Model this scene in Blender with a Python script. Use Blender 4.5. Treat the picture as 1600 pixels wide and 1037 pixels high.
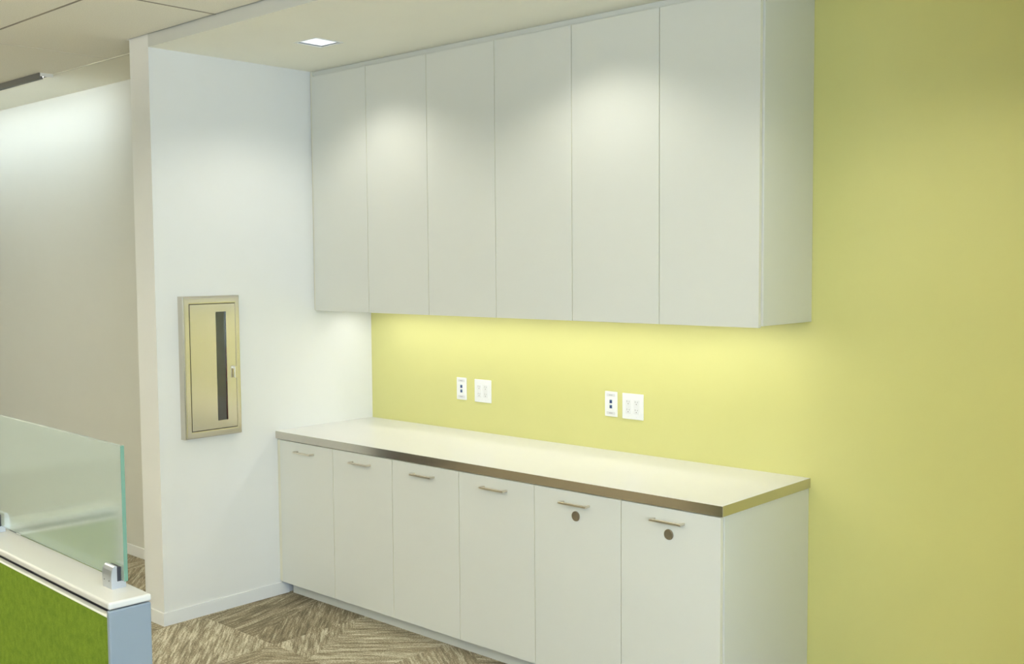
import bpy, bmesh, math, random
from mathutils import Vector, Matrix
random.seed(7)
for o in list(bpy.data.objects): bpy.data.objects.remove(o)
SC = bpy.context.scene
C = SC.collection

# ------------------------------------------------------------------ camera
YAW, PITCH, ROLL, FPX = 0.7420, -0.0641, -0.0077, 1681.84
cam_d = bpy.data.cameras.new('camera'); cam = bpy.data.objects.new('camera', cam_d); C.objects.link(cam)
fw = Vector((-math.sin(YAW)*math.cos(PITCH), math.cos(YAW)*math.cos(PITCH), math.sin(PITCH)))
rt = Vector((math.cos(YAW), math.sin(YAW), 0)); up = rt.cross(fw)
rt, up = rt*math.cos(ROLL)+up*math.sin(ROLL), up*math.cos(ROLL)-rt*math.sin(ROLL)
m = Matrix((rt, up, -fw)).transposed().to_4x4(); m.translation = Vector((4.8475, -4.0717, 1.7956))
cam.matrix_world = m
cam_d.sensor_width = 36; cam_d.lens = FPX/1600*36; cam_d.clip_start = 0.05
SC.camera = cam

# ------------------------------------------------------------------ world, exposure
w = bpy.data.worlds.new('world'); SC.world = w; w.use_nodes = True
bg = w.node_tree.nodes['Background']; bg.inputs[0].default_value = (0.60, 0.77, 1.0, 1); bg.inputs[1].default_value = 9.0
vs = SC.view_settings
vs.view_transform = 'Standard'; vs.look = 'None'; vs.gamma = 1.0; vs.use_curve_mapping = False
vs.exposure = 0.10

WARM = (1.0, 0.945, 0.80)
NEUT = (1.0, 0.965, 0.87)
POW_DOWN = 16.5        # each recessed downlight
POW_UNDER = 0.95       # each under-cabinet strip
POW_OFFICE = 15.0      # each office ceiling light
POW_UP = 54.0          # upward half of each office pendant
POW_WASH = 6.2        # wall washer

# ------------------------------------------------------------------ materials
def nt(name):
    mt = bpy.data.materials.new(name); mt.use_nodes = True
    n = mt.node_tree.nodes; return mt, n, mt.node_tree.links, n['Principled BSDF']
def paint(name, col, rough=0.55, bump=0.02, scale=260, var=0.025, spec=0.4, coat=0.0):
    mt, n, l, b = nt(name)
    tc = n.new('ShaderNodeTexCoord')
    big = n.new('ShaderNodeTexNoise'); big.inputs['Scale'].default_value = 3.0; big.inputs['Detail'].default_value = 3
    l.new(tc.outputs['Object'], big.inputs['Vector'])
    mx = n.new('ShaderNodeMix'); mx.data_type = 'RGBA'
    mx.inputs['A'].default_value = (*[c*(1-var) for c in col], 1); mx.inputs['B'].default_value = (*[min(1, c*(1+var)) for c in col], 1)
    l.new(big.outputs['Fac'], mx.inputs['Factor']); l.new(mx.outputs['Result'], b.inputs['Base Color'])
    b.inputs['Roughness'].default_value = rough; b.inputs['Specular IOR Level'].default_value = spec
    if coat: b.inputs['Coat Weight'].default_value = coat; b.inputs['Coat Roughness'].default_value = 0.15
    if bump:
        f = n.new('ShaderNodeTexNoise'); f.inputs['Scale'].default_value = scale; f.inputs['Detail'].default_value = 2
        l.new(tc.outputs['Object'], f.inputs['Vector'])
        bp = n.new('ShaderNodeBump'); bp.inputs['Strength'].default_value = bump*4; bp.inputs['Distance'].default_value = 0.0006
        l.new(f.outputs['Fac'], bp.inputs['Height']); l.new(bp.outputs['Normal'], b.inputs['Normal'])
    return mt
def metal(name, col, rough=0.3, stretch=(4, 4, 400), aniso=0.0):
    mt, n, l, b = nt(name)
    b.inputs['Metallic'].default_value = 1.0; b.inputs['Base Color'].default_value = (*col, 1)
    tc = n.new('ShaderNodeTexCoord'); mp = n.new('ShaderNodeMapping'); mp.inputs['Scale'].default_value = stretch
    f = n.new('ShaderNodeTexNoise'); f.inputs['Scale'].default_value = 1.0; f.inputs['Detail'].default_value = 4
    l.new(tc.outputs['Object'], mp.inputs['Vector']); l.new(mp.outputs['Vector'], f.inputs['Vector'])
    mr = n.new('ShaderNodeMapRange'); mr.inputs['To Min'].default_value = rough*0.97; mr.inputs['To Max'].default_value = rough*1.03
    l.new(f.outputs['Fac'], mr.inputs['Value']); l.new(mr.outputs['Result'], b.inputs['Roughness'])
    return mt
def emit(name, col, s):
    mt, n, l, b = nt(name)
    b.inputs['Base Color'].default_value = (0.9, 0.9, 0.9, 1)
    b.inputs['Emission Color'].default_value = (*col, 1); b.inputs['Emission Strength'].default_value = s
    return mt
def plain(name, col, rough=0.5, spec=0.5): return paint(name, col, rough, 0, 1, 0.03, spec)

M = {}
M['white_wall'] = paint('white_wall_paint', (0.78, 0.785, 0.75), 0.6)
M['yellow_wall'] = paint('yellow_green_wall_paint', (0.66, 0.645, 0.255), 0.36, spec=0.6)
M['far_wall'] = paint('beige_white_wall_paint', (0.67, 0.675, 0.615), 0.6)
M['base'] = paint('white_vinyl_base', (0.80, 0.81, 0.79), 0.45)
M['soffit'] = paint('soffit_paint', (0.92, 0.91, 0.79), 0.7)
M['fascia'] = paint('soffit_paint_shaded_front', (0.60, 0.61, 0.565), 0.65)  # soffit front: shade on this face is put into a darker colour
M['lam'] = paint('white_laminate', (0.69, 0.70, 0.645), 0.36, 0.01, 500, 0.012, 0.45)
M['lam_edge'] = paint('cream_edge_band', (0.74, 0.73, 0.60), 0.4, 0)
M['carcass'] = paint('cream_carcass', (0.46, 0.44, 0.34), 0.5, 0)
M['counter'] = paint('white_counter_laminate', (0.765, 0.765, 0.765), 0.30, 0.01, 600, 0.012, 0.5)
M['steel'] = metal('brushed_steel', (0.66, 0.62, 0.53), 0.25, (300, 300, 4))
M['edge_steel'] = metal('brushed_edge_steel', (0.60, 0.565, 0.50), 0.20, (6, 6, 300))
M['nickel'] = metal('satin_nickel', (0.70, 0.65, 0.55), 0.32, (6, 300, 300))
M['lock'] = metal('lock_nickel', (0.40, 0.365, 0.30), 0.38, (60, 60, 60))
M['dark'] = plain('dark_slot', (0.03, 0.03, 0.03), 0.6)
M['plate'] = plain('white_plastic', (0.86, 0.87, 0.86), 0.35)
M['plate_in'] = plain('white_plastic_insert', (0.80, 0.81, 0.80), 0.35)
M['label_win'] = plain('label_window', (0.74, 0.74, 0.73), 0.3)
M['print'] = plain('grey_print', (0.42, 0.42, 0.42), 0.6)
M['jack'] = plain('navy_jack', (0.02, 0.035, 0.16), 0.35)
M['jack_lip'] = plain('teal_jack_lip', (0.12, 0.24, 0.30), 0.35)
M['slot'] = plain('grey_slot', (0.30, 0.29, 0.27), 0.6)
M['panel_grey'] = paint('blue_grey_enamel', (0.17, 0.21, 0.245), 0.38, 0.02, 500, 0.02)
M['cap_grey'] = paint('silver_cap_enamel', (0.51, 0.51, 0.475), 0.22, 0.01, 500, 0.02, 0.5)
M['trim_light'] = paint('light_trim', (0.80, 0.80, 0.72), 0.4, 0)
M['clip'] = metal('clip_aluminium', (0.62, 0.65, 0.70), 0.36, (60, 60, 60))
M['gasket'] = plain('black_gasket', (0.02, 0.02, 0.025), 0.6)
M['fixture'] = paint('grey_fixture_metal', (0.15, 0.15, 0.14), 0.5, 0)
M['fixture_white'] = paint('white_fixture_trim', (0.78, 0.78, 0.72), 0.5, 0)
M['lens'] = emit('downlight_lens', (0.74, 0.86, 1.0), 0.9)
M['tube'] = emit('linear_lens', (1.0, 0.98, 0.95), 6.0)
M['red'] = plain('red_enamel', (0.55, 0.03, 0.02), 0.25)
M['rubber'] = plain('black_rubber', (0.02, 0.02, 0.02), 0.5)
M['box_in'] = plain('cabinet_inside_white', (0.80, 0.79, 0.72), 0.5)
M['charcoal'] = plain('charcoal_enamel', (0.035, 0.035, 0.04), 0.4)
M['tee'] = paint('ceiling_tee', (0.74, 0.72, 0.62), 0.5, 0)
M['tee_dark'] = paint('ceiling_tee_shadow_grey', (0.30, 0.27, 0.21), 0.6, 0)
M['deck'] = plain('plenum_dark', (0.12, 0.11, 0.10), 0.8)

def fabric():
    mt, n, l, b = nt('green_panel_fabric')
    tc = n.new('ShaderNodeTexCoord')
    a = n.new('ShaderNodeTexNoise'); a.inputs['Scale'].default_value = 420; a.inputs['Detail'].default_value = 3
    g = n.new('ShaderNodeTexNoise'); g.inputs['Scale'].default_value = 60; g.inputs['Detail'].default_value = 4
    l.new(tc.outputs['Object'], a.inputs['Vector']); l.new(tc.outputs['Object'], g.inputs['Vector'])
    ad = n.new('ShaderNodeMath'); ad.operation = 'ADD'; l.new(a.outputs['Fac'], ad.inputs[0]); l.new(g.outputs['Fac'], ad.inputs[1])
    r = n.new('ShaderNodeValToRGB'); r.color_ramp.elements[0].position = 0.35; r.color_ramp.elements[1].position = 0.68
    r.color_ramp.elements[0].color = (0.085, 0.140, 0.012, 1); r.color_ramp.elements[1].color = (0.145, 0.215, 0.020, 1)
    h = n.new('ShaderNodeMath'); h.operation = 'MULTIPLY'; h.inputs[1].default_value = 0.5
    l.new(ad.outputs[0], h.inputs[0]); l.new(h.outputs[0], r.inputs['Fac']); l.new(r.outputs['Color'], b.inputs['Base Color'])
    b.inputs['Roughness'].default_value = 0.95; b.inputs['Specular IOR Level'].default_value = 0.1
    bp = n.new('ShaderNodeBump'); bp.inputs['Strength'].default_value = 0.5; bp.inputs['Distance'].default_value = 0.001
    l.new(a.outputs['Fac'], bp.inputs['Height']); l.new(bp.outputs['Normal'], b.inputs['Normal'])
    return mt
M['green'] = fabric()

def act():
    mt, n, l, b = nt('ceiling_tile_fissured')
    tc = n.new('ShaderNodeTexCoord'); a = n.new('ShaderNodeTexNoise'); a.inputs['Scale'].default_value = 180; a.inputs['Detail'].default_value = 5
    l.new(tc.outputs['Object'], a.inputs['Vector'])
    r = n.new('ShaderNodeValToRGB'); r.color_ramp.elements[0].position = 0.3; r.color_ramp.elements[1].position = 0.6
    r.color_ramp.elements[0].color = (0.80, 0.78, 0.67, 1); r.color_ramp.elements[1].color = (0.88, 0.86, 0.75, 1)
    l.new(a.outputs['Fac'], r.inputs['Fac']); l.new(r.outputs['Color'], b.inputs['Base Color']); b.inputs['Roughness'].default_value = 0.9
    bp = n.new('ShaderNodeBump'); bp.inputs['Strength'].default_value = 0.3; bp.inputs['Distance'].default_value = 0.001
    l.new(a.outputs['Fac'], bp.inputs['Height']); l.new(bp.outputs['Normal'], b.inputs['Normal'])
    return mt
M['act'] = act()

def carpet():
    mt, n, l, b = nt('streaked_carpet')
    tc = n.new('ShaderNodeTexCoord'); oi = n.new('ShaderNodeObjectInfo')
    def attr(k):
        a = n.new('ShaderNodeAttribute'); a.attribute_type = 'OBJECT'; a.attribute_name = k; return a.outputs['Fac']
    def math_(op, *v):
        x = n.new('ShaderNodeMath'); x.operation = op
        for i, q in enumerate(v):
            if isinstance(q, (int, float)): x.inputs[i].default_value = q
            else: l.new(q, x.inputs[i])
        return x.outputs[0]
    off = n.new('ShaderNodeCombineXYZ'); l.new(math_('MULTIPLY', oi.outputs['Random'], 37.0), off.inputs[2])
    def streak(ang, along, across, dz):
        rot = n.new('ShaderNodeVectorRotate'); rot.rotation_type = 'Z_AXIS'; rot.invert = True
        l.new(tc.outputs['Object'], rot.inputs['Vector']); l.new(ang, rot.inputs['Angle'])
        mp = n.new('ShaderNodeMapping'); mp.inputs['Scale'].default_value = (along, across, 1)
        mp.inputs['Location'].default_value = (0, 0, dz)
        l.new(rot.outputs['Vector'], mp.inputs['Vector'])
        ad = n.new('ShaderNodeVectorMath'); l.new(mp.outputs['Vector'], ad.inputs[0]); l.new(off.outputs[0], ad.inputs[1])
        f = n.new('ShaderNodeTexNoise'); f.inputs['Scale'].default_value = 1.0; f.inputs['Detail'].default_value = 3.0; f.inputs['Roughness'].default_value = 0.62; f.inputs['Distortion'].default_value = 0.5
        l.new(ad.outputs[0], f.inputs['Vector']); return f.outputs['Fac']
    a1, a2, cut, ca, tone = [attr(k) for k in ('angle_a', 'angle_b', 'cut', 'cut_angle', 'tone')]
    def both(ang, d): return math_('ADD', math_('MULTIPLY', streak(ang, 8, 100, d), 0.58), math_('MULTIPLY', streak(ang, 3.5, 26, d+5), 0.42))
    sA = both(a1, 0); sB = both(a2, 11)
    rc = n.new('ShaderNodeVectorRotate'); rc.rotation_type = 'Z_AXIS'; rc.invert = True
    l.new(tc.outputs['Object'], rc.inputs['Vector']); l.new(ca, rc.inputs['Angle'])
    sx = n.new('ShaderNodeSeparateXYZ'); l.new(rc.outputs['Vector'], sx.inputs[0])
    wob = n.new('ShaderNodeTexNoise'); wob.inputs['Scale'].default_value = 14; l.new(tc.outputs['Object'], wob.inputs['Vector'])
    edge = math_('ADD', sx.outputs['X'], math_('MULTIPLY', math_('SUBTRACT', wob.outputs['Fac'], 0.5), 0.12))
    mask = math_('GREATER_THAN', edge, cut)
    mixs = n.new('ShaderNodeMix'); l.new(mask, mixs.inputs['Factor']); l.new(sA, mixs.inputs['A']); l.new(sB, mixs.inputs['B'])
    loop = n.new('ShaderNodeTexNoise'); loop.inputs['Scale'].default_value = 130; loop.inputs['Detail'].default_value = 2
    l.new(tc.outputs['Object'], loop.inputs['Vector'])
    val = math_('ADD', math_('ADD', mixs.outputs['Result'], math_('MULTIPLY', math_('SUBTRACT', loop.outputs['Fac'], 0.5), 0.42)), tone)
    r = n.new('ShaderNodeValToRGB'); e = r.color_ramp.elements
    e[0].position = 0.34; e[0].color = (0.13, 0.108, 0.070, 1); e[1].position = 0.67; e[1].color = (0.62, 0.575, 0.44, 1)
    k = r.color_ramp.elements.new(0.50); k.color = (0.27, 0.232, 0.158, 1)
    l.new(val, r.inputs['Fac']); l.new(r.outputs['Color'], b.inputs['Base Color']); b.inputs['Roughness'].default_value = 0.95
    b.inputs['Specular IOR Level'].default_value = 0.1
    bp = n.new('ShaderNodeBump'); bp.inputs['Strength'].default_value = 0.8; bp.inputs['Distance'].default_value = 0.003
    l.new(val, bp.inputs['Height']); l.new(bp.outputs['Normal'], b.inputs['Normal'])
    return mt
M['carpet'] = carpet()

def glass(name, col, rough, ior=1.45, tw=1.0):
    mt, n, l, b = nt(name)
    b.inputs['Base Color'].default_value = (*col, 1); b.inputs['Transmission Weight'].default_value = tw
    b.inputs['IOR'].default_value = ior
    tc = n.new('ShaderNodeTexCoord'); f = n.new('ShaderNodeTexNoise'); f.inputs['Scale'].default_value = 8
    l.new(tc.outputs['Object'], f.inputs['Vector'])
    mr = n.new('ShaderNodeMapRange'); mr.inputs['To Min'].default_value = rough*0.93; mr.inputs['To Max'].default_value = rough*1.07+0.001
    l.new(f.outputs['Fac'], mr.inputs['Value']); l.new(mr.outputs['Result'], b.inputs['Roughness'])
    return mt
M['frost'] = glass('frosted_green_glass', (0.88, 0.97, 0.90), 0.085, 1.45, 0.80)
M['glass_edge'] = paint('green_glass_edge', (0.12, 0.23, 0.17), 0.2, 0)
M['clear'] = glass('clear_glass', (0.86, 0.90, 0.84), 0.0)

# ------------------------------------------------------------------ mesh helpers
def bx(bm, x0, x1, y0, y1, z0, z1, bev=0.0, seg=2, mi=0):
    r = bmesh.ops.create_cube(bm, size=1.0)
    vs_ = r['verts']
    for v in vs_:
        v.co = Vector((x0 if v.co.x < 0 else x1, y0 if v.co.y < 0 else y1, z0 if v.co.z < 0 else z1))
    fs = {f for v in vs_ for f in v.link_faces}
    for f in fs: f.material_index = mi
    if bev:
        es = list({e for v in vs_ for e in v.link_edges})
        bmesh.ops.bevel(bm, geom=es, offset=bev, offset_type='OFFSET', segments=seg, profile=0.5, affect='EDGES')
    return bm
def cyl(bm, c, axis, r, h, seg=32, r2=None):
    rr = bmesh.ops.create_cone(bm, cap_ends=True, segments=seg, radius1=r, radius2=r if r2 is None else r2, depth=h)
    q = Vector((0, 0, 1)).rotation_difference(Vector(axis)).to_matrix()
    for v in rr['verts']: v.co = q @ v.co + Vector(c)
    return bm
def prism(bm, prof, axis, a0, a1, bev=0.0):
    """extrude a closed profile (list of 2-tuples) along x, y or z"""
    def P(p, a): return {'x': (a, p[0], p[1]), 'y': (p[0], a, p[1]), 'z': (p[0], p[1], a)}[axis]
    A = [bm.verts.new(P(p, a0)) for p in prof]; B = [bm.verts.new(P(p, a1)) for p in prof]
    n = len(prof); fs = [bm.faces.new(A), bm.faces.new(B)]
    for i in range(n): fs.append(bm.faces.new((A[i], A[(i+1) % n], B[(i+1) % n], B[i])))
    bmesh.ops.recalc_face_normals(bm, faces=fs)
    return bm
def obj(name, bm, mat, parent=None, smooth=False):
    me = bpy.data.meshes.new(name); bmesh.ops.recalc_face_normals(bm, faces=bm.faces[:]); bm.to_mesh(me); bm.free()
    for q in (mat if isinstance(mat, (list, tuple)) else [mat]): me.materials.append(M[q])
    if smooth:
        for p in me.polygons: p.use_smooth = True
        try: me.set_sharp_from_angle(angle=math.radians(35))
        except Exception: pass
    o = bpy.data.objects.new(name, me); C.objects.link(o)
    if parent: o.parent = parent
    return o
def box(name, mat, b, parent=None, bev=0.0, seg=2): return obj(name, bx(bmesh.new(), *b, bev=bev, seg=seg), mat, parent)
def tag(o, label, cat=None, group=None, kind=None):
    o['label'] = label
    if cat: o['category'] = cat
    if group: o['group'] = group
    if kind: o['kind'] = kind
    return o
def thing(name, label, cat, loc=(0, 0, 0), rz=0, group=None):
    o = bpy.data.objects.new(name, None); C.objects.link(o); o.location = loc; o.rotation_euler = (0, 0, rz); o.empty_display_size = 0.1
    return tag(o, label, cat, group)
def struct(o, label=None):
    o['kind'] = 'structure'
    if label: o['label'] = label
    return o
def light(kind, name, loc, parent=None, **kw):
    d = bpy.data.lights.new(name, kind)
    rot = kw.pop('rot', (0, 0, 0))
    for k, v in kw.items(): setattr(d, k, v)
    o = bpy.data.objects.new(name, d); C.objects.link(o); o.location = loc; o.rotation_euler = rot
    if parent: o.parent = parent
    return o

# ------------------------------------------------------------------ room dimensions
DW = 1.366; WT = 0.18; HS = 2.848; HC = 2.905; YF = -0.81
XL, XR, YB = -5.0, 6.5, -8.0
# ------------------------------------------------------------------ floor and carpet tiles
fl = struct(box('floor', 'carpet', (XL, XR, YB, 0, -0.12, -0.008)), 'grey brown streaked carpet tile floor')
T = 0.61; X0, Y0 = 0.63, -1.158
tile_me = None
special = {(-1, -1): (139, 139, 9, 0, 0.03), (-1, 0): (104, 135, 0.02, 20, -0.045), (0, 0): (41, 139, 0.16, 205, 0.03),
           (0, -1): (86, 40, 0.05, 60, 0.0), (1, 0): (148, 30, 0.1, 45, 0.0), (-2, -1): (41, 100, 0.1, 80, -0.02)}
for i in range(-7, 6):
    for j in range(-4, 2):
        x0 = X0+i*T; y0 = Y0+j*T
        if y0 > -0.01: continue
        ymax = min(y0+T, 0)
        if x0 < -0.2 and y0 > YF-0.05: continue
        full = abs(ymax-y0-T) < 1e-6
        if full and tile_me is not None:
            o = bpy.data.objects.new('carpet_tile', tile_me); C.objects.link(o); o.parent = fl
        else:
            h = T/2-0.0006
            bm = bmesh.new(); bx(bm, -h, h, -h, (ymax-y0-T/2)-0.0006, -0.008, 0, 0.0015, 1)
            o = obj('carpet_tile', bm, 'carpet', fl)
            if full: tile_me = o.data
        o.location = (x0+T/2, y0+T/2, 0)
        A, B, ct, ca, tn = special.get((i, j), (random.choice((41, 139)), random.choice((86, 104, 20, 150)), random.uniform(-0.1, 0.3), random.uniform(0, 360), random.uniform(-0.03, 0.03)))
        o['angle_a'] = math.radians(A); o['angle_b'] = math.radians(B); o['cut'] = float(ct); o['cut_angle'] = math.radians(ca); o['tone'] = float(tn)
for k, v in (('angle_a', 0.7), ('angle_b', 2.4), ('cut', 0.0), ('cut_angle', 0.3), ('tone', 0.0)): fl[k] = v

# ------------------------------------------------------------------ walls
struct(box('wall_back', 'yellow_wall', (-WT, XR, 0, 0.15, -0.12, 3.05)), 'chartreuse yellow painted wall behind the cabinets')
OY0, OY1, OZ0, OZ1 = -1.222, -0.943, 0.948, 1.616
bm = bmesh.new()
bx(bm, -WT, 0, -DW, 0, -0.05, OZ0); bx(bm, -WT, 0, -DW, 0, OZ1, 3.0)
bx(bm, -WT, 0, -DW, OY0, OZ0, OZ1); bx(bm, -WT, 0, OY1, 0, OZ0, OZ1); bx(bm, -WT, -0.15, OY0, OY1, OZ0, OZ1)
struct(obj('wall_left', bm, 'white_wall'), 'white painted side wall with the fire extinguisher cabinet')
struct(box('wall_far', 'far_wall', (XL, -WT, YF, YF+0.12, -0.05, 3.05)), 'off-white far wall lit from the ceiling edge')
struct(box('wall_side', 'yellow_wall', (4.35, 4.50, -DW, 0, -0.12, 3.0)))
struct(box('wall_west', 'far_wall', (XL-0.12, XL, YB, YF+0.12, -0.12, 3.05)))
struct(box('wall_rear', 'far_wall', (XL-0.12, XR+0.12, YB-0.12, YB, -0.12, 3.05)))
bm = bmesh.new(); WY0, WY1, WZ0, WZ1 = -6.6, -2.2, 0.75, 2.6
bx(bm, XR, XR+0.15, YB, 0.15, -0.12, WZ0); bx(bm, XR, XR+0.15, YB, 0.15, WZ1, 3.05)
bx(bm, XR, XR+0.15, YB, WY0, WZ0, WZ1); bx(bm, XR, XR+0.15, WY1, 0.15, WZ0, WZ1)
struct(obj('wall_right', bm, 'white_wall'))
bm = bmesh.new()
for k in range(5):
    yy = WY0+(WY1-WY0)*k/4; bx(bm, XR+0.04, XR+0.10, yy-0.03, yy+0.03, WZ0, WZ1)
bx(bm, XR+0.04, XR+0.10, WY0, WY1, WZ0, WZ0+0.05); bx(bm, XR+0.04, XR+0.10, WY0, WY1, WZ1-0.05, WZ1)
struct(obj('window_1', bm, 'fixture_white'))
pl = light('AREA', 'window_portal', (XR+0.02, (WY0+WY1)/2, (WZ0+WZ1)/2), rot=(0, math.radians(90), 0), shape='RECTANGLE', size=WZ1-WZ0, size_y=WY1-WY0)
pl.data.cycles.is_portal = True
BH, BT = 0.066, 0.008
struct(obj('baseboard_left', bx(bmesh.new(), 0, BT, -DW, -0.62, 0, BH), 'base'), 'white base along the white side wall')
struct(obj('baseboard_end', bx(bmesh.new(), -WT-BT, BT, -DW-BT, -DW, 0, BH), 'base'), 'white base around the wall end')
struct(obj('baseboard_far', bx(bmesh.new(), XL, -WT, YF-BT, YF, 0, BH, 0.002), 'base'), 'white base along the far wall')
struct(obj('baseboard_back', bx(bmesh.new(), 2.80, 4.35, -BT, 0, 0, BH, 0.002), 'base'))

# ------------------------------------------------------------------ ceiling: soffit, tiles, tees
LX, LY, LS = (0.668, 2.07, 3.47), -0.857, 0.148     # recessed downlights
bm = bmesh.new()
xs = [0.0] + [v for x in LX for v in (x-LS/2, x+LS/2)] + [XR]
for a, b_ in zip(xs[:-1], xs[1:]):
    if any(abs(a-(x-LS/2)) < 1e-6 for x in LX):
        bx(bm, a, b_, -DW, LY-LS/2, HS, 3.0); bx(bm, a, b_, LY+LS/2, 0, HS, 3.0); bx(bm, a, b_, LY-LS/2, LY+LS/2, HS+0.03, 3.0)
    else: bx(bm, a, b_, -DW, 0, HS, 3.0)
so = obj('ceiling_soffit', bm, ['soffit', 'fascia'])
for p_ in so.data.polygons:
    if p_.normal.y < -0.5 and abs(p_.center.y+DW) < 1e-4: p_.material_index = 1  # front faces get the colour with shade painted in
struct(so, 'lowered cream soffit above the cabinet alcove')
ce = struct(box('ceiling', 'deck', (XL, XR, YB, 0, 3.0, 3.1)), 'acoustic tile ceiling of the open office')
TX, TY = 1.307, 0.705
def lines(first, step, lo, hi):
    k = math.ceil((lo-first)/step-1e-6); out = []
    while first+k*step < hi-1e-6: out.append(first+k*step); k += 1
    return out
gx = [XL] + lines(-0.70, TX, XL+0.05, XR-0.05) + [XR]
gy = [YB] + lines(-1.909, TY, YB+0.05, -1.21) + [-1.204]
shared = {}
for i in range(len(gx)-1):
    for j in range(len(gy)-1):
        x0, x1, y0, y1 = gx[i], gx[i+1], gy[j], gy[j+1]
        if j == len(gy)-2 and x0 > -0.75: y1 = -DW-0.012       # cut against the soffit front
        if j == len(gy)-2 and x0 < -0.75 < x1+0.05 and False: pass
        x1c = x1
        wx, wy = (x1c-x0)/2-0.0028, (y1-y0)/2-0.0028
        key = (round(wx, 4), round(wy, 4))
        if key not in shared:
            o = obj('ceiling_tile', bx(bmesh.new(), -wx, wx, -wy, wy, 0, 0.02, 0.0012, 1), 'act', ce); shared[key] = o.data
        else:
            o = bpy.data.objects.new('ceiling_tile', shared[key]); C.objects.link(o); o.parent = ce
        o.location = ((x0+x1c)/2, (y0+y1)/2, HC)
for x in gx[1:-1]:
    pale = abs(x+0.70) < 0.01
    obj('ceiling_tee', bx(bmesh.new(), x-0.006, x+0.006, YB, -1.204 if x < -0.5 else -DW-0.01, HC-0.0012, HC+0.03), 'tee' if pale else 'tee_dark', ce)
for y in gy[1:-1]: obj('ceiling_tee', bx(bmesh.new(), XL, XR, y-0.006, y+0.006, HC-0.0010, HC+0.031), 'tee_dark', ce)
obj('ceiling_tee', bx(bmesh.new(), XL, -WT, -1.208, -1.196, HC-0.004, HC+0.032), 'tee', ce)
box('ceiling_border', 'soffit', (XL, -WT, -1.196, YF, HC, HC+0.02), ce)['label'] = 'plain strip between tiles and far wall'
# fill between the first row and the wall end, left of the soffit
box('ceiling_tile', 'act', (-0.70+0.004, -WT, -DW-0.016, -1.208, HC, HC+0.02), ce)

# ------------------------------------------------------------------ recessed downlights
for k, x in enumerate(LX):
    t = thing('recessed_downlight', ['square recessed downlight glowing bluish white in the soffit near the white wall', 'square recessed downlight in the soffit above the right-hand wall cabinets', 'square recessed downlight in the soffit right of the cabinets'][k], 'ceiling light', (x, LY, HS), 0, 'soffit downlights')
    h = LS/2; bm = bmesh.new(); w_ = 0.009
    bx(bm, -h-w_, h+w_, -h-w_, -h, -0.003, 0.004); bx(bm, -h-w_, h+w_, h, h+w_, -0.003, 0.004)
    bx(bm, -h-w_, -h, -h, h, -0.003, 0.004); bx(bm, h, h+w_, -h, h, -0.003, 0.004)
    obj('trim_ring', bm, 'fixture_white', t)
    obj('lens', bx(bmesh.new(), -h+0.001, h-0.001, -h+0.001, h-0.001, 0.003, 0.012, 0.004), 'lens', t)
    light('SPOT', 'downlight_lamp', (0, 0, -0.012), t, energy=POW_DOWN, color=NEUT, spot_size=math.radians(134), spot_blend=0.6, shadow_soft_size=0.05)

# ------------------------------------------------------------------ linear wall washer on the ceiling by the far wall
XE = -1.37
t = thing('linear_wall_washer', 'grey linear ceiling light washing the far wall, cut by the left picture edge', 'ceiling light', (XE, -1.245, HC))
L = 2.6
obj('housing', prism(bmesh.new(), [(-0.04, 0.0), (-0.04, -0.033), (-0.036, -0.035), (-0.02, -0.035), (-0.02, -0.006), (0.04, -0.006), (0.04, 0.0)], 'x', -L, 0), 'fixture', t)
obj('end_plate', bx(bmesh.new(), 0, 0.004, -0.035, 0.04, -0.02, 0, 0.001), 'fixture_white', t)
obj('lens', bx(bmesh.new(), -L+0.02, -0.004, -0.0195, -0.014, -0.024, -0.008, 0.001), 'tube', t)
light('AREA', 'wall_wash_lamp', (-1.22, 0.01, -0.03), t, rot=(math.radians(38), 0, 0), energy=POW_WASH, color=(0.80, 0.93, 1.0), shape='RECTANGLE', size=2.35, size_y=0.04, spread=math.radians(150))

# ------------------------------------------------------------------ office ceiling lights (behind and beside the camera)
k = 0
for (x, y, wh) in ((0.9, -3.9, 'between partition and white wall end'), (4.6, -2.9, 'nearest the yellow side wall'), (0.6, -5.4, 'by the rear wall'), (3.6, -5.4, 'by the window and rear wall'), (-2.3, -3.4, 'over the filing pedestal')):
    t = thing('linear_pendant_light', 'long white linear pendant light ' + wh, 'ceiling light', (x, y, HC), 0, 'office pendant lights')
    t.location.z = HC-0.42
    bm = bmesh.new(); bx(bm, -1.22, 1.22, -0.05, -0.04, -0.03, 0.03); bx(bm, -1.22, 1.22, 0.04, 0.05, -0.03, 0.03); bx(bm, -1.22, -1.21, -0.04, 0.04, -0.03, 0.03); bx(bm, 1.21, 1.22, -0.04, 0.04, -0.03, 0.03); bx(bm, -1.21, 1.21, -0.04, 0.04, -0.004, 0.004)
    obj('housing', bm, 'fixture_white', t)
    obj('lens', bx(bmesh.new(), -1.20, 1.20, -0.038, 0.038, -0.026, -0.012, 0.003), 'tube', t)
    for q in (-0.9, 0.9): obj('cable', cyl(bmesh.new(), (q, 0, 0.215), (0, 0, 1), 0.0018, 0.41, 8), 'fixture', t)
    light('AREA', 'office_lamp', (0, 0, -0.034), t, energy=POW_OFFICE, color=WARM, shape='RECTANGLE', size=2.36, size_y=0.07)
    light('AREA', 'office_uplamp', (0, 0, 0.034), t, rot=(math.pi, 0, 0), energy=POW_UP, color=WARM, shape='RECTANGLE', size=2.36, size_y=0.07)

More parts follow.
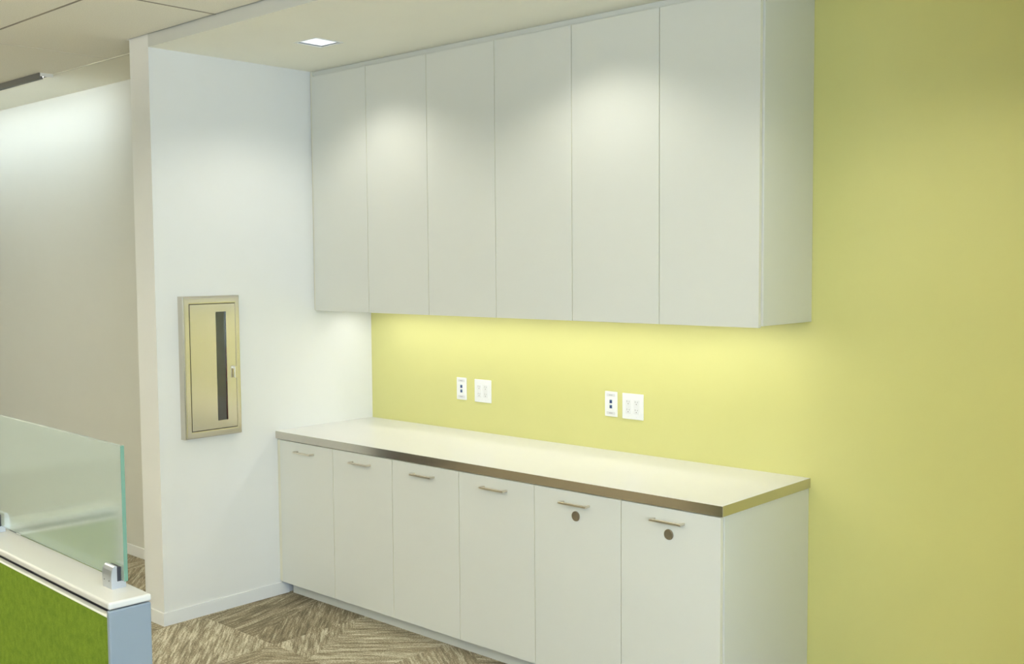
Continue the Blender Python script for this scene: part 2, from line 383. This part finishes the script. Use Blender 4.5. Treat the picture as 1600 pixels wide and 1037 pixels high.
# ------------------------------------------------------------------ lower cabinets
DF = 0.678; DT = 0.019; CW = 0.4571; CX0 = 0.029; ZK = 0.076; ZT = 0.858; XE_C = CX0+6*CW
low_lab = ['white base cabinet with bar pull beside the white wall, first of the row',
           'white base cabinet with bar pull, second from the white wall',
           'white base cabinet with bar pull, third from the white wall',
           'white base cabinet with bar pull, fourth from the white wall',
           'white base cabinet with round lock, second from the open right end',
           'white base cabinet with round lock and exposed side panel at the open right end']
def edge_band(o):
    o.data.materials.append(M['lam_edge'])
    for p in o.data.polygons:
        if abs(p.normal.y) < 0.5: p.material_index = 1
def handle(parent, cx, cz, y):
    bm = bmesh.new(); hl = 0.072
    bx(bm, cx-hl, cx+hl, y-0.032, y-0.023, cz-0.0045, cz+0.0045, 0.0012)
    bx(bm, cx-hl, cx-hl+0.009, y-0.024, y+0.001, cz-0.0045, cz+0.0045, 0.0012); bx(bm, cx+hl-0.009, cx+hl, y-0.024, y+0.001, cz-0.0045, cz+0.0045, 0.0012)
    o = obj('handle', bm, 'nickel', parent); o['label'] = 'satin nickel bar pull'; return o
for i in range(6):
    a = CX0+i*CW; last = i == 5; e = a+CW
    t = thing('base_cabinet', low_lab[i], 'cabinet', (a+CW/2, -DF/2, 0), 0, 'base cabinets under the counter')
    off = Vector((a+CW/2, -DF/2, 0))
    def B(name, mat, b, parent=t, bev=0.0):
        o = box(name, mat, (b[0]-off.x, b[1]-off.x, b[2]-off.y, b[3]-off.y, b[4], b[5]), parent, bev); return o
    bm = bmesh.new(); yb = -DF+DT+0.002
    rr = (a-off.x, e-off.x, yb-off.y, -0.002-off.y)
    xr = rr[1]-(0.021 if last else 0)
    bx(bm, rr[0], xr, rr[2], rr[3], ZK+0.004, ZT-0.001)
    obj('carcass', bm, 'carcass', t)
    bm = bmesh.new(); bx(bm, rr[0], xr, -DF+0.07-off.y, -DF+0.088-off.y, 0, ZK+0.004)
    obj('toe_kick', bm, 'lam', t)
    d_ = B('door', 'lam', (a+0.0016, e-0.0016, -DF, -DF+DT, ZK, ZT-0.004), t, 0.0012); edge_band(d_)
    handle(d_, 0, 0.806, -DF-off.y)
    if i >= 4:
        bm = bmesh.new(); cyl(bm, (0, -DF-off.y-0.0015, 0.755), (0, 1, 0), 0.0205, 0.005, 40); cyl(bm, (0, -DF-off.y-0.0045, 0.755), (0, 1, 0), 0.017, 0.002, 40)
        lk = obj('lock', bm, 'lock', d_); lk['label'] = 'round dull metal lock disc'
    if i == 0: B('filler_strip', 'lam_edge', (0.001, a-0.001, -DF+0.006, -DF+0.026, ZK, ZT-0.001))
    if last:
        p_ = B('side_panel', 'lam', (e-0.020, e+0.003, -DF+DT+0.0025, -0.001, 0.0, ZT-0.001), t, 0.001)

# ------------------------------------------------------------------ countertop
t = thing('countertop', 'long white laminate countertop with brushed metal edge over the base cabinets', 'countertop', (1.39, -0.34, ZT))
DC = 0.684; CT = 0.900; XCR = 2.782
obj('slab', bx(bmesh.new(), 0.001-1.39, XCR-0.003-1.39, -DC+0.003+0.34, -0.001+0.34, 0, CT-ZT, 0.0008, 1), 'counter', t)
o = obj('edge_band', bx(bmesh.new(), 0.001-1.39, XCR-1.39, -DC+0.34, -DC+0.0028+0.34, 0.001, CT-ZT-0.0012, 0.0006, 1), 'edge_steel', t); o['label'] = 'brushed metal front edge'
o = obj('edge_band', bx(bmesh.new(), XCR-0.0028-1.39, XCR-1.39, -DC+0.003+0.34, -0.001+0.34, 0.001, CT-ZT-0.0012, 0.0006, 1), 'edge_steel', t); o['label'] = 'brushed metal end edge'

# ------------------------------------------------------------------ wall cabinets
UD = 0.4162; UB = 1.5404; UT = 2.817; UX0 = 0.020; UW = 0.4589
up_lab = ['tall white two-door wall cabinet against the white wall', 'tall white two-door wall cabinet in the middle of the row', 'tall white two-door wall cabinet at the open right end of the row']
for i in range(3):
    a = UX0+2*i*UW; e = a+2*UW; cx = (a+e)/2; last = i == 2
    t = thing('wall_cabinet', up_lab[i], 'cabinet', (cx, -UD/2, UB), 0, 'white wall cabinets under the soffit')
    off = Vector((cx, -UD/2, UB))
    def B(name, mat, b, bev=0.0):
        return box(name, mat, (b[0]-off.x, b[1]-off.x, b[2]-off.y, b[3]-off.y, b[4]-off.z, b[5]-off.z), t, bev)
    B('carcass', 'carcass', (a, e-(0.021 if last else 0), -UD+DT+0.002, -0.002, UB+0.012, UT+0.002))
    for k in range(2):
        edge_band(B('door', 'lam', (a+k*UW+0.0016, a+(k+1)*UW-0.0016, -UD, -UD+DT, UB, UT), 0.0012))
    B('top_filler', 'lam', (a, e, -UD+DT+0.003, -UD+DT+0.02, UT+0.003, HS-0.001))
    if i == 0: B('filler_strip', 'lam_edge', (0.001, a-0.001, -UD+0.010, -UD+0.030, UB+0.006, HS-0.001))
    if last: B('side_panel', 'lam', (e-0.020, e+0.006, -UD+DT+0.0025, -0.001, UB+0.006, HS-0.001), 0.001)
    # strip light under this cabinet
    s0, s1 = a+(0.09 if i == 0 else 0.004), e-(0.05 if last else 0.004); sx = (s0+s1)/2; hw = (s1-s0)/2
    s = thing('under_cabinet_light', 'slim strip light fixed under the ' + ['wall cabinet against the white wall', 'middle wall cabinet of the row', 'wall cabinet at the open right end'][i], 'strip light', (sx, -0.175, UB+0.012), 0, 'strip lights under the wall cabinets')
    bm = bmesh.new(); bx(bm, -hw, hw, -0.03, 0.03, -0.010, 0.0, 0.002); obj('housing', bm, 'fixture_white', s)
    obj('lens', bx(bmesh.new(), -hw+0.002, hw-0.002, -0.024, 0.024, -0.0125, -0.0095, 0.001, 1), 'tube', s)
    light('AREA', 'strip_lamp', (0, 0, -0.014), s, energy=POW_UNDER*hw/0.45, color=(1.0, 0.985, 0.97), shape='RECTANGLE', size=2*hw-0.004, size_y=0.045)

# ------------------------------------------------------------------ wall plates
def data_plate(x, label):
    t = thing('data_outlet', label, 'outlet', (x, 0, 1.1225), 0, 'data outlets on the yellow wall')
    obj('plate', bx(bmesh.new(), -0.0365, 0.0365, -0.006, 0, -0.060, 0.060, 0.0025), 'plate', t)
    for s in (1, -1):
        obj('label_window', bx(bmesh.new(), -0.026, 0.026, -0.0068, -0.005, s*0.043-0.007, s*0.043+0.007, 0.001, 1), 'label_win', t)
        bm = bmesh.new()
        for q in range(5): bx(bm, -0.010+q*0.0042, -0.0075+q*0.0042, -0.0072, -0.0066, s*0.043-0.0025, s*0.043+0.0025)
        obj('label_print', bm, 'print', t)
    for z in (0.012, -0.0125):
        j = obj('jack', bx(bmesh.new(), -0.0075, 0.0075, -0.0075, -0.004, z-0.0085, z+0.0085, 0.001, 1), 'jack_lip', t)
        obj('jack_opening', bx(bmesh.new(), -0.006, 0.006, -0.0080, -0.005, z-0.0078, z+0.0045, 0.0004, 1), 'jack', j)
def power_plate(x, label):
    t = thing('power_outlet', label, 'outlet', (x, 0, 1.1205), 0, 'double power outlets on the yellow wall')
    obj('plate', bx(bmesh.new(), -0.0605, 0.0605, -0.006, 0, -0.0605, 0.0605, 0.0025), 'plate', t)
    for cx in (-0.0235, 0.0235):
        r_ = obj('receptacle', bx(bmesh.new(), cx-0.0165, cx+0.0165, -0.0085, -0.005, -0.0335, 0.0335, 0.0015), 'plate_in', t)
        for cz in (0.019, -0.019):
            bm = bmesh.new()
            bx(bm, cx-0.0075, cx-0.0055, -0.0089, -0.0083, cz, cz+0.008); bx(bm, cx+0.0050, cx+0.0070, -0.0089, -0.0083, cz, cz+0.0065)
            cyl(bm, (cx, -0.0086, cz-0.0065), (0, 1, 0), 0.0026, 0.0007, 12)
            obj('socket_slots', bm, 'slot', r_)
    for cx in (-0.0235, 0.0235):
        for cz in (0.048, -0.048): obj('screw', cyl(bmesh.new(), (cx, -0.0060, cz), (0, 1, 0), 0.0028, 0.0012, 12), 'plate_in', t)
data_plate(0.747, 'narrow white data plate with two dark jacks, nearer the white wall'); power_plate(0.906, 'square white double power outlet nearer the white wall')
data_plate(1.7545, 'narrow white data plate with two navy jacks, nearer the right end'); power_plate(1.8815, 'square white double power outlet nearer the right end')

# ------------------------------------------------------------------ fire extinguisher cabinet
FX = 0.045; FY0, FY1, FZ0, FZ1 = -1.247, -0.918, 0.923, 1.641; DY0, DY1, DZ0, DZ1 = -1.210, -0.946, 0.961, 1.601
cyy, czz = (FY0+FY1)/2, FZ0
t = thing('fire_extinguisher_cabinet', 'stainless steel extinguisher cabinet with narrow glass window set into the white wall', 'cabinet', (0, cyy, czz))
def fb(bm, x0, x1, y0, y1, z0, z1, bev=0.0, seg=2): return bx(bm, x0, x1, y0-cyy, y1-cyy, z0-czz, z1-czz, bev, seg)
# trim frame: picture-frame loop with rounded outer edge, swept profile (distance inward, x height)
prof = [(0.0, 0.0), (0.0, 0.034), (0.002, 0.040), (0.006, 0.0435), (0.012, 0.045), (0.030, 0.045), (0.035, 0.0445), (0.037, 0.042), (0.037, 0.0)]
bm = bmesh.new(); rings = []
for (din, hx) in prof:
    rings.append([bm.verts.new((hx, y-cyy, z-czz)) for y, z in ((FY0+din, FZ0+din), (FY1-din*(28/37), FZ0+din), (FY1-din*(28/37), FZ1-din*(40/37)), (FY0+din, FZ1-din*(40/37)))])
for r0, r1 in zip(rings[:-1], rings[1:]):
    for q in range(4): bm.faces.new((r0[q], r0[(q+1) % 4], r1[(q+1) % 4], r1[q]))
obj('trim_frame', bm, 'steel', t)
GY0, GY1, GZ0, GZ1 = -1.061, -1.001, 1.003, 1.559
bm = bmesh.new(); g = 0.0022; y0, y1, z0, z1 = DY0+g, DY1-g, DZ0+g, DZ1-g; xd0, xd1 = 0.030, 0.0445
fb(bm, xd0, xd1, y0, GY0, z0, z1); fb(bm, xd0, xd1, GY1, y1, z0, z1); fb(bm, xd0, xd1, GY0, GY1, z0, GZ0); fb(bm, xd0, xd1, GY0, GY1, GZ1, z1)
dr = obj('door', bm, 'steel', t)
obj('glass_pane', fb(bmesh.new(), 0.033, 0.037, GY0-0.004+0.004, GY1, GZ0, GZ1), 'clear', dr)
bm = bmesh.new(); fb(bm, 0.044, 0.062, -0.968, -0.960, 1.262, 1.277, 0.0015); fb(bm, 0.056, 0.063, -0.968, -0.955, 1.215, 1.277, 0.002)
h_ = obj('handle', bm, 'steel', dr); h_['label'] = 'small pull latch'
obj('gasket', fb(fb(fb(fb(bmesh.new(), 0.020, 0.026, DY0-0.002, DY0+0.012, DZ0, DZ1), 0.020, 0.026, DY1-0.012, DY1+0.001, DZ0, DZ1), 0.020, 0.026, DY0, DY1, DZ0-0.001, DZ0+0.012), 0.020, 0.026, DY0, DY1, DZ1-0.012, DZ1+0.001), 'gasket', t)
bm = bmesh.new(); ya, yb, za, zb = OY0+0.002, OY1-0.002, OZ0+0.002, OZ1-0.002
fb(bm, -0.149, -0.147, ya, yb, za, zb); fb(bm, -0.147, 0.02, ya, ya+0.002, za, zb); fb(bm, -0.147, 0.02, yb-0.002, yb, za, zb); fb(bm, -0.147, 0.02, ya, yb, za, za+0.002); fb(bm, -0.147, 0.02, ya, yb, zb-0.002, zb)
obj('tub', bm, 'box_in', t)
e = thing('fire_extinguisher', 'red fire extinguisher behind the narrow glass of the steel cabinet', 'extinguisher', (-0.072, -1.085, OZ0+0.004))
bm = bmesh.new(); seg = 32
pr = [(0.0, 0), (0.052, 0), (0.056, 0.006), (0.056, 0.33), (0.050, 0.362), (0.034, 0.388), (0.020, 0.400), (0.018, 0.415), (0.0, 0.415)]
rg = [[bm.verts.new((r*math.cos(2*math.pi*q/seg), r*math.sin(2*math.pi*q/seg), z)) for q in range(seg)] for r, z in pr[1:-1]]
for a, b_ in zip(rg[:-1], rg[1:]):
    for q in range(seg): bm.faces.new((a[q], a[(q+1) % seg], b_[(q+1) % seg], b_[q]))
bm.faces.new(rg[0][::-1]); bm.faces.new(rg[-1])
obj('cylinder', bm, 'red', e, True)
bm = bmesh.new(); cyl(bm, (0, 0, 0.43), (0, 0, 1), 0.016, 0.03, 20); bx(bm, -0.012, 0.012, -0.015, 0.09, 0.462, 0.470, 0.002); bx(bm, -0.012, 0.012, -0.015, 0.075, 0.440, 0.448, 0.002)
obj('valve', bm, 'nickel', e)
bm = bmesh.new(); cyl(bm, (0.0, -0.066, 0.25), (0, 0, 1), 0.009, 0.36, 14); cyl(bm, (0, -0.035, 0.432), (0, 1, 0), 0.009, 0.07, 14)
obj('hose', bm, 'rubber', e, True)

# ------------------------------------------------------------------ workstation partition with glass screen
RZ = math.radians(-2.6); PH = 1.07; PT = 0.097
def partition(name, label, loc, rz, length):
    """local x runs along the panel, its finished end at x = 0, panel towards -x"""
    t = thing(name, label, 'partition', loc, rz, 'workstation partitions'); h = PT/2
    obj('frame_core', bx(bmesh.new(), -length, -0.012, -h+0.020, h-0.020, 0.02, PH-0.019), 'gasket', t)
    for s in (-1, 1):
        y0, y1 = sorted((s*(h-0.004), s*(h-0.019)))
        f = obj('fabric_panel', bx(bmesh.new(), -length, -0.0165, y0, y1, 0.10, PH-0.037, 0.002), 'green', t); f['label'] = 'green fabric panel'
        y0, y1 = sorted((s*(h-0.002), s*(h-0.016)))
        obj('top_trim', bx(bmesh.new(), -length, -0.0165, y0, y1, PH-0.0365, PH-0.0315, 0.001, 1), 'trim_light', f)
    obj('end_post', bx(bmesh.new(), -0.0135, 0, -h, h, 0.0, PH-0.0185, 0.004, 3), 'panel_grey', t)
    obj('top_cap', bx(bmesh.new(), -length, 0.0015, -h-0.001, h+0.001, PH-0.0165, PH, 0.0055, 4), 'cap_grey', t)
    b_ = bmesh.new(); bx(b_, -length, -0.014, -h+0.01, h-0.01, 0.0, 0.10, 0.002)
    obj('base_rail', b_, 'panel_grey', t)
    return t
PL = (2.665, -2.934, 0)
main = partition('workstation_partition', 'low green fabric partition with silver cap and blue-grey end post in the foreground', PL, RZ, 1.3)
# side wing behind the frosted glass
wing_dir = RZ+math.radians(90)
def loc_of(lx, ly): return (PL[0]+lx*math.cos(RZ)-ly*math.sin(RZ), PL[1]+lx*math.sin(RZ)+ly*math.cos(RZ), 0)
wl = 0.355
p = loc_of(-0.945, PT/2+0.003+wl)
partition('workstation_partition', 'short green partition wing seen blurred through the frosted glass', p, wing_dir, wl)
# screen
t = thing('glass_screen', 'frosted green glass privacy screen clipped on top of the low partition', 'screen', (PL[0], PL[1], PH), RZ)
gx1, gx0, gy, gt = -0.073, -1.15, 0.0265, 0.0046
bm = bmesh.new(); bx(bm, gx0, gx1, gy-gt, gy+gt, 0.0165, 0.325, 0.0012, 1)
for f in bm.faces:
    c = f.calc_center_median()
    if c.x > gx1-0.0008: f.material_index = 1
obj('pane', bm, ['frost', 'glass_edge'], t)
for cx in (-0.112, -0.845):
    bm = bmesh.new()
    # L profile in y-z: upright with curved front and a foot that carries the pane
    pf = [(-0.0005, 0.0), (-0.0015, 0.02), (-0.0015, 0.030), (0.0005, 0.042), (0.004, 0.049), (0.007, 0.0515), (0.0115, 0.0515), (0.0125, 0.050), (0.0125, 0.016), (0.033, 0.016), (0.033, 0.0)]
    prism(bm, pf, 'x', cx-0.023, cx+0.023)
    c_ = obj('clip', bm, 'clip', t); c_['label'] = 'aluminium glass clip'
    bm = bmesh.new(); bx(bm, cx-0.0225, cx+0.0225, 0.0125, gy-gt, 0.016, 0.048); obj('pad', bm, 'gasket', c_)
    for q in (-0.012, 0.012): obj('screw', cyl(bmesh.new(), (cx+q, -0.0018, 0.018), (0, 1, 0), 0.0012, 0.001, 10), 'gasket', c_)

# ------------------------------------------------------------------ dark filing pedestal left of the frame (mirrored in the counter edge)
t = thing('filing_pedestal', 'dark charcoal filing pedestal standing in the open office', 'pedestal', (-1.75, -3.15, 0), math.radians(20))
obj('body', bx(bmesh.new(), -0.24, 0.24, -0.28, 0.28, 0.02, 0.66, 0.006), 'charcoal', t)
for z0 in (0.05, 0.25, 0.45):
    d_ = obj('drawer', bx(bmesh.new(), 0.24, 0.258, -0.27, 0.27, z0, z0+0.19, 0.003), 'charcoal', t)
    obj('handle', bx(bmesh.new(), 0.258, 0.268, -0.06, 0.06, z0+0.14, z0+0.152, 0.002), 'nickel', d_)
obj('base', bx(bmesh.new(), -0.22, 0.22, -0.26, 0.26, 0.0, 0.02), 'rubber', t)
